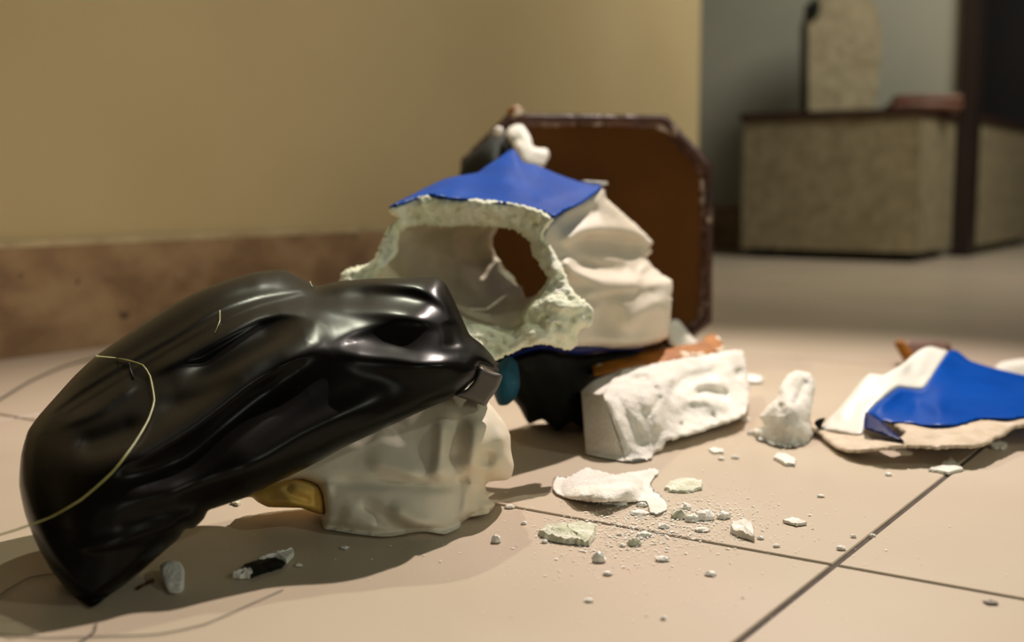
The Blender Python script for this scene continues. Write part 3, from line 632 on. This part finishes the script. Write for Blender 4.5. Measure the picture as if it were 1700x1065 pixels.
# ------------------------------------------------------------------ 6. blue and white mantle fragment at the right
mf = thing('mantle_fragment', 'large broken fragment of blue and white painted mantle at the right edge', 'statue fragment', tuple(G(1560, 746)))
LO = [(1338, 707), (1346, 700), (1356, 697), (1372, 705), (1395, 712), (1430, 716), (1440, 722), (1480, 728), (1502, 720), (1480, 706), (1466, 699), (1502, 699), (1545, 706), (1587, 704), (1629, 693), (1672, 694), (1700, 691), (1770, 690), (1770, 706), (1700, 709), (1683, 712), (1668, 722), (1652, 729), (1640, 738),
      (1615, 744), (1585, 743), (1559, 746), (1530, 744), (1502, 743), (1475, 746), (1446, 749), (1412, 751), (1387, 744), (1372, 732), (1360, 720)]
def lift_(c): return [(u, v, d * (1 - .055 * min(1, max(0, (u - 1345) / 110)))) for u, v, d in c]
LC = [(1338, 707, 1.055), (1372, 705, 1.07), (1430, 716, 1.05), (1502, 699, 1.07), (1629, 693, 1.08), (1770, 690, 1.08), (1770, 710, 1.06), (1640, 738, .995), (1559, 746, .985), (1446, 749, .985), (1387, 744, .995), (1360, 720, 1.035), (1480, 735, 1.0), (1600, 720, 1.02)]
o_ = sculpt('plaster_edge', LO, lift_(LC), M['tan_plaster'], mf, step=4, edge=(7, .008), thick=(.012, 0, 8), rough=(.002, 60), jag=.7, strokes=[([(1480, 712), (1530, 716), (1580, 714)], 3, 8, 8, .3)]); o_['label'] = 'broken plaster edge curling under the fragment'
WHO = [(1361, 712), (1370, 702), (1378, 692), (1390, 680), (1401, 667), (1415, 650), (1429, 633), (1443, 620), (1466, 622), (1480, 615), (1497, 605), (1512, 592), (1525, 582), (1537, 576), (1548, 575), (1562, 579), (1574, 584), (1555, 612), (1533, 645), (1508, 645), (1491, 644),
       (1468, 661), (1445, 679), (1438, 692), (1430, 722), (1395, 717), (1375, 714)]
ALC = [(1361, 712, 1.05), (1401, 667, 1.11), (1443, 620, 1.19), (1497, 605, 1.23), (1548, 575, 1.31), (1574, 584, 1.31), (1533, 645, 1.19), (1491, 644, 1.17), (1445, 679, 1.10), (1430, 722, 1.035), (1395, 717, 1.04), (1612, 599, 1.30), (1700, 622, 1.28),
       (1780, 640, 1.26), (1770, 692, 1.08), (1629, 695, 1.07), (1502, 702, 1.06), (1466, 700, 1.065), (1600, 650, 1.18), (1500, 665, 1.135), (1560, 680, 1.10), (1700, 660, 1.17)]
ALS = [([(1436, 628), (1448, 640), (1480, 648), (1500, 650)], 4, 10, 16, .3), ([(1500, 610), (1520, 625), (1535, 640)], -5, 14, 14, .3), ([(1545, 580), (1530, 600), (1525, 630)], 4, 12, 14, .3), ([(1440, 622), (1415, 660), (1385, 700)], 5, 12, 12, .2), ([(1420, 640), (1412, 690)], -3, 12, 12, .3),
       ([(1440, 686), (1462, 668), (1490, 648), (1520, 650), (1545, 668), (1580, 685)], 9, 14, 16, .2), ([(1530, 648), (1570, 660), (1640, 672), (1710, 678)], 5, 12, 16, .2), ([(1510, 668), (1530, 685), (1560, 694)], -5, 16, 14, .3),
       ([(1572, 590), (1590, 612), (1650, 635), (1710, 645)], -6, 14, 18, .2), ([(1580, 586), (1612, 601), (1660, 612), (1710, 622)], 3, 8, 8, .2)]
sculpt('white_mantle', WHO, lift_(ALC), M['white_paint'], mf, step=4, edge=(4, .003), thick=(.012, 0, 8), strokes=ALS)
BLO = [(1574, 583), (1587, 581), (1600, 590), (1612, 599), (1652, 611), (1700, 622), (1780, 640), (1780, 692), (1700, 693), (1672, 696), (1629, 695), (1587, 706), (1545, 708), (1502, 702), (1466, 700), (1437, 684), (1445, 678), (1468, 660), (1491, 643), (1508, 644), (1532, 644), (1554, 612)]
sculpt('blue_mantle', BLO, lift_(ALC), M['blue'], mf, step=4, edge=(4, .003), thick=(.012, 0, 8), strokes=ALS)
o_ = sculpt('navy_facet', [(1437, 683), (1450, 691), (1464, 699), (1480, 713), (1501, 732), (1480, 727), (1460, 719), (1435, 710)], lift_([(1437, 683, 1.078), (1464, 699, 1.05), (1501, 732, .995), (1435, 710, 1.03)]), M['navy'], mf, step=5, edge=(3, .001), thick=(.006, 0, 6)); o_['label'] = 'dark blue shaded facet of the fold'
sculpt('hole_shade', [(1351, 702), (1358, 695), (1370, 693), (1366, 703), (1361, 713)], [(0, 0, 1.043)], M['black'], mf, step=4, edge=(3, .001), thick=(.004, 0, 5))  # black piece put in for the shade inside a hole
# chip behind
cb = thing('brown_corner_fragment', 'small orange and brown painted corner fragment behind the blue mantle fragment', 'pedestal fragment', tuple(G(1530, 610)))
sculpt('brown_face', [(1498, 566), (1530, 565), (1560, 566), (1578, 572), (1575, 590), (1530, 604), (1505, 604)], [(1498, 566, 1.49), (1578, 572, 1.5), (1540, 604, 1.47)], M['wood'], cb, step=6, edge=(4, .003), thick=(.02, 0, 6))
o_ = sculpt('raw_edge', [(1484, 568), (1500, 564), (1510, 578), (1518, 592), (1504, 603)], [(1484, 568, 1.47), (1518, 592, 1.465), (1504, 603, 1.46)], M['orange'], cb, step=4, edge=(4, .003), thick=(.02, 0, 6)); o_['label'] = 'orange raw edge'
o_ = sculpt('plaster_chunk', [(1650, 612), (1662, 601), (1690, 596), (1730, 594), (1760, 604), (1760, 640), (1700, 650), (1660, 640)], [(1650, 612, 1.36), (1730, 594, 1.38), (1700, 645, 1.34), (1760, 620, 1.37)], M['plaster'], None, step=6, edge=(14, .02), thick=(.006, .03, 20), rough=(.002, 50), minz=.001)
tag(o_, 'pale plaster chunk behind the blue fragment at the right edge', 'plaster chunk')
o_ = sculpt('plaster_shard', [(1238, 622), (1250, 621), (1266, 625), (1266, 634), (1250, 635), (1240, 633)], [(1238, 622, gd(1238, 635) + .01), (1266, 634, gd(1266, 636)), (1240, 633, gd(1240, 636))], M['white_paint'], None, step=4, edge=(3, .002), thick=(.006, 0, 5))
tag(o_, 'small pale lilac shard on the floor right of the pitted block', 'plaster shard')

# ------------------------------------------------------------------ 7. shards and chips on the tiles
o_ = sculpt('curved_plaster_shard', [(918, 813), (919, 803), (928, 796), (940, 793), (961, 782), (978, 778), (995, 781), (1020, 787), (1040, 784), (1062, 781), (1082, 780), (1094, 783), (1084, 795), (1078, 808), (1085, 822), (1098, 831), (1108, 840), (1105, 848), (1088, 854), (1079, 850), (1075, 836), (1071, 832),
       (1045, 833), (1020, 832), (995, 834), (972, 832), (952, 829), (936, 825), (922, 819)],
       [(918, 810, .875), (978, 778, .925), (1094, 783, .915), (1078, 808, .885), (1106, 845, gd(1106, 850) + .002), (1080, 850, gd(1080, 853)), (1040, 833, .822), (972, 832, .822), (936, 825, .835), (1000, 818, .803), (965, 821, .806), (1045, 808, .818), (1000, 800, .845), (1040, 797, .86)], M['plaster'], None,
       step=3, edge=(6, .004), thick=(.004, .004, 14), strokes=[([(935, 808), (975, 798), (1020, 800)], -4, 12, 12, .2), ([(1060, 806), (1074, 812)], 2, 4, 6, .2), ([(1085, 786), (1080, 800)], -4, 5, 5, .1)], rough=(.0012, 150), jag=.5)
tag(o_, 'curved white plaster shard with upturned tip, largest of the small debris', 'plaster shard')

def flat(name, px, th, m, label, cat, grp=None, lift=0.0, tilt=None, parent=None, rough=.0006):
    """thin flake lying on the tiles, outline given where it meets the floor"""
    th *= .55
    q = resample(px, 5, jag=.5, smooth=False); g = np.array([G(u, v) for u, v in q]); c = g.mean(0); n = len(g)
    r = np.random.default_rng(int(abs(px[0][0] * 7 + px[0][1])))
    t0 = th * (1 + r.normal(0, .18, n)); inner = c + (g - c) * .55
    base = g.copy(); base[:, 2] = .0006 + lift
    up = c + (g - c) * .94; up[:, 2] = .0006 + lift + t0
    mid = inner.copy(); mid[:, 2] = .0006 + lift + th * (1.15 + r.normal(0, .15, n))
    top_ = c.copy(); top_[2] = .0006 + lift + th * 1.25
    if tilt is not None:
        for A_ in (base, up, mid): A_[:, 2] += np.maximum(0, (A_[:, :2] - c[:2]) @ np.array(tilt)) 
    vs = np.concatenate([base, up, mid, [top_], [c * np.array([1, 1, 0]) + np.array([0, 0, .0006 + lift])]])
    ar = sum(g[i][0] * g[(i + 1) % n][1] - g[(i + 1) % n][0] * g[i][1] for i in range(n))
    fs = []
    for i in range(n):
        j = (i + 1) % n
        fs += [(i, j, n + j, n + i), (n + i, n + j, 2 * n + j, 2 * n + i), (2 * n + i, 2 * n + j, 3 * n), (j, i, 3 * n + 1)]
    if ar < 0: fs = [tuple(reversed(f)) for f in fs]
    o = link(name, vs, fs, m, parent, True, sharp=35)
    if label: tag(o, label, cat, grp)
    return o
flat('plaster_flake', [(893, 888), (905, 880), (940, 876), (962, 874), (990, 877), (988, 893), (978, 908), (955, 905), (925, 902), (905, 896)], .006, M['green_plaster'], 'flat greenish plaster flake nearest the cream head cloth, left of the lumps', 'plaster flake')
flat('plaster_flake', [(1103, 814), (1112, 802), (1130, 796), (1150, 797), (1167, 802), (1166, 813), (1150, 818), (1120, 819)], .003, M['green_plaster'], 'flat grainy plaster flake right of the curved shard tip', 'plaster flake')
flat('plaster_flake', [(1212, 884), (1216, 873), (1232, 870), (1248, 870), (1253, 900), (1238, 896), (1222, 890)], .006, M['white_paint'], 'smooth four-sided white flake beside the long floor joint', 'plaster flake')
flat('plaster_flake', [(1283, 762), (1290, 756), (1304, 757), (1322, 765), (1320, 775), (1304, 774)], .004, M['white_paint'], 'pale smooth flake in front of the upright chunk', 'plaster flake')
flat('plaster_flake', [(1176, 748), (1184, 745), (1200, 748), (1202, 753), (1185, 754)], .002, M['plaster'], 'thin pale flake before the pitted block base', 'plaster flake')
flat('plaster_flake', [(1299, 868), (1315, 862), (1330, 867), (1340, 872), (1322, 874)], .003, M['plaster'], 'thin sliver flake between four-sided flake and floor joint crossing', 'plaster flake')
flat('plaster_flake', [(1540, 782), (1560, 776), (1578, 760), (1590, 772), (1600, 782), (1575, 788)], .003, M['white_paint'], 'pale flake in the shadow of the blue fragment, at its front', 'plaster flake', tilt=None)
flat('plaster_flake', [(1638, 738), (1660, 733), (1672, 742), (1668, 748), (1648, 746)], .004, M['plaster'], 'plaster flake tucked under the right end of the blue fragment', 'plaster flake')
flat('plaster_flake', [(1631, 1001), (1645, 998), (1658, 1002), (1655, 1006), (1640, 1004)], .0012, M['dark_line'], 'small dark sliver at the lower right corner', 'plaster flake')
# black shard under the veil
bs = flat('black_shard', [(392, 957), (402, 945), (425, 935), (455, 932), (474, 936), (468, 944), (442, 952), (420, 960), (400, 960)], .004, M['black'], 'black painted shard lying in the shadow below the veil', 'painted shard')
o_ = flat('white_break', [(386, 960), (398, 953), (416, 950), (420, 957), (414, 962), (398, 962)], .0055, M['plaster'], None, None, parent=bs); o_['label'] = 'white broken end'
o_ = flat('white_break', [(428, 936), (450, 926), (475, 920), (489, 917), (488, 926), (476, 937), (455, 930)], .005, M['plaster'], None, None, parent=bs); o_['label'] = 'white broken upper edge'
o_ = sculpt('plaster_shard', [(266, 938), (280, 930), (298, 932), (306, 945), (306, 965), (305, 978), (296, 984), (282, 983), (274, 972), (268, 955)], [(266, 938, .668), (298, 932, .672), (305, 978, .644), (285, 984, gd(285, 985)), (285, 960, .652)], M['plaster'], None, step=4, edge=(5, .003), thick=(.004, .003, 8), rough=(.001, 90))
tag(o_, 'pale plaster shard standing in shadow beside the veil bottom corner', 'plaster shard')
flat('brown_sliver', [(226, 978), (240, 970), (256, 962), (257, 966), (243, 974), (230, 980)], .0015, M['brown_edge'], 'thin brown sliver between veil corner and pale shard', 'sliver')
flat('plaster_flake', [(382, 837), (388, 831), (398, 832), (400, 838), (392, 841)], .003, M['green_plaster'], 'small light chip seen under the veil edge beside the ochre face', 'plaster flake')

def rock(name, u, v, wpx, hpx, m, label, cat='plaster chip', grp=None, seed=0, flatn=1.0):
    """irregular angular lump whose foot stands at pixel (u, v)"""
    d = gd(u, v); w_ = wpx / F * d / 2; h_ = hpx / F * d * .6; c = G(u, v)
    r = random.Random(seed * 13 + int(u))
    vs = []; fs = []; nr, ns = 5, 8
    for i in range(nr):
        ph = i / (nr - 1); z = h_ * ph; rad = math.sqrt(1 - .86 * ph * ph) * w_ * .95
        for k in range(ns):
            th = 2 * math.pi * k / ns; q_ = rad * (.78 + .45 * r.random()); vs.append((c[0] + q_ * math.cos(th), c[1] + w_ * .7 + q_ * math.sin(th) * .8, .0006 + max(0, z * (.8 + .35 * r.random()))))
    for k in range(ns): vs[k] = (vs[k][0], vs[k][1], .0006)
    for i in range(nr - 1):
        for k in range(ns): a, b = i * ns + k, i * ns + (k + 1) % ns; fs.append((a, b, b + ns, a + ns))
    fs.append(tuple(reversed(range(ns)))); fs.append(tuple(range((nr - 1) * ns, nr * ns)))
    o = link(name, vs, fs, m, None, True, sharp=28)
    if label: tag(o, label, cat, grp)
    return o
R_ = [(995, 934, 22, 24, 'plaster', 'round white plaster lump below the greenish flake'),
      (1054, 907, 24, 18, 'green_plaster', 'grey-green crumbly lump right of the greenish flake'),
      (1070, 892, 24, 10, 'plaster', 'flat white chip above the grey-green lump'),
      (823, 902, 18, 18, 'plaster', 'small white lump at the tip of the head shadow'),
      (846, 845, 16, 9, 'plaster', 'small white chip just right of the broken cream flap'),
      (1172, 865, 36, 24, 'plaster', 'largest rounded lump right of the curved shard leg'),
      (1202, 862, 24, 16, 'plaster', 'rightmost lump of the cluster beside the curved shard'),
      (1150, 867, 26, 16, 'plaster', 'lump with dark underside left of the largest rounded lump'),
      (1128, 862, 28, 20, 'green_plaster', 'greenish lump touching the curved shard leg'),
      (1140, 846, 18, 12, 'plaster', 'small lump behind the greenish lump'),
      (1102, 878, 20, 9, 'plaster', 'flat crumb just above the floor joint'),
      (1062, 856, 30, 8, 'plaster', 'flat crumb in the curved shard shadow, nearest'),
      (1030, 840, 26, 9, 'plaster', 'white crumb tucked under the middle of the curved shard'),
      (1008, 838, 20, 8, 'plaster', 'white crumb tucked under the left of the curved shard'),
      (1066, 842, 18, 10, 'plaster', 'white crumb under the right of the curved shard'),
      (1101, 933, 24, 9, 'plaster', 'flat white chip alone on the near tile, middle'),
      (1009, 956, 17, 8, 'plaster', 'small oval chip on the near tile below the round lump'),
      (978, 1000, 14, 7, 'plaster', 'oval chip nearest the bottom of the picture, left'),
      (1181, 957, 18, 9, 'plaster', 'small chip on the near tile below the four-sided flake'),
      (1102, 1029, 11, 7, 'plaster', 'lowest tiny chip near the bottom edge'),
      (1166, 884, 24, 9, 'plaster', 'broken crumb between cluster and four-sided flake'),
      (1034, 908, 11, 6, 'plaster', 'tiny crumb left of the grey-green lump'),
      (1028, 889, 10, 6, 'plaster', 'tiny crumb above right of the greenish flake'),
      (1398, 914, 16, 9, 'plaster', 'small crumb at the crossing of the floor joints'),
      (1418, 893, 10, 6, 'plaster', 'tiny crumb above the joint crossing'),
      (1450, 891, 10, 5, 'plaster', 'tiny crumb right of the slanted floor joint'),
      (1364, 826, 12, 5, 'plaster', 'tiny crumb in the middle of the far tile'),
      (1198, 764, 11, 6, 'plaster', 'tiny crumb before the pitted block, right side'),
      (1222, 762, 14, 7, 'plaster', 'crumb between the pitted block and the pale smooth flake'),
      (1248, 722, 14, 8, 'plaster', 'crumb at the left foot of the upright chunk'),
      (1238, 700, 20, 10, 'plaster', 'crumb pile piece between pitted block and upright chunk'),
      (1290, 909, 12, 6, 'plaster', 'crumb just below the long floor joint'),
      (1264, 896, 12, 6, 'plaster', 'crumb right of the four-sided flake'),
      (870, 871, 10, 6, 'plaster', 'tiny crumb left of the greenish flake, farther one'),
      (904, 902, 12, 6, 'plaster', 'tiny crumb at the left tip of the greenish flake'),
      (572, 912, 14, 5, 'plaster', 'small chip in the head shadow, right one'),
      (495, 941, 12, 5, 'plaster', 'small chip in the head shadow beside the black shard'),
      (1476, 790, 12, 6, 'plaster', 'crumb on the far tile before the blue fragment')]
for i, (u, v, a, b, m, lb) in enumerate(R_): rock('plaster_chip', u, v, a * 1.1, b, M['chip' if m == 'plaster' else m], lb, seed=i)

# plaster grit scattered around the break: nobody could count it
vs, fs = [], []
def grit(u, v, s):
    c = G(u, v); b = len(vs); a = random.random() * 6
    for k in range(3): th = a + k * 2.09; vs.append((c[0] + s * math.cos(th) * (.6 + .6 * random.random()), c[1] + s * math.sin(th), .0006))
    vs.append((c[0], c[1], .0006 + s * (.12 + .2 * random.random())))
    fs.extend([(b, b + 1, b + 3), (b + 1, b + 2, b + 3), (b + 2, b, b + 3), (b + 2, b + 1, b)])
for cu, cv, su, sv, n, s in ((1110, 862, 75, 22, 1300, .0008), (1040, 892, 60, 22, 600, .0008), (1150, 880, 110, 45, 420, .0005), (1000, 900, 130, 60, 240, .0006), (1250, 900, 160, 70, 90, .0006), (900, 870, 60, 40, 60, .0006), (1150, 850, 40, 10, 300, .0007),
                             (560, 915, 100, 18, 30, .0006), (1230, 720, 40, 14, 90, .0007), (1420, 860, 160, 90, 40, .0006), (1000, 980, 260, 50, 50, .0006)):
    for _ in range(n):
        u, v = random.gauss(cu, su), random.gauss(cv, sv)
        if v > 700: grit(u, v, s * random.choice((.5, .7, 1, 1, 1.6, 2.4 if random.random() < .3 else 1)))
gr = link('plaster_grit', vs, fs, M['chip'], None, False); gr['kind'] = 'stuff'; tag(gr, 'fine white plaster grit and dust scattered on the tiles', 'grit')
print('tris', sum(len(o.data.polygons) for o in SC.objects if o.type == 'MESH'))
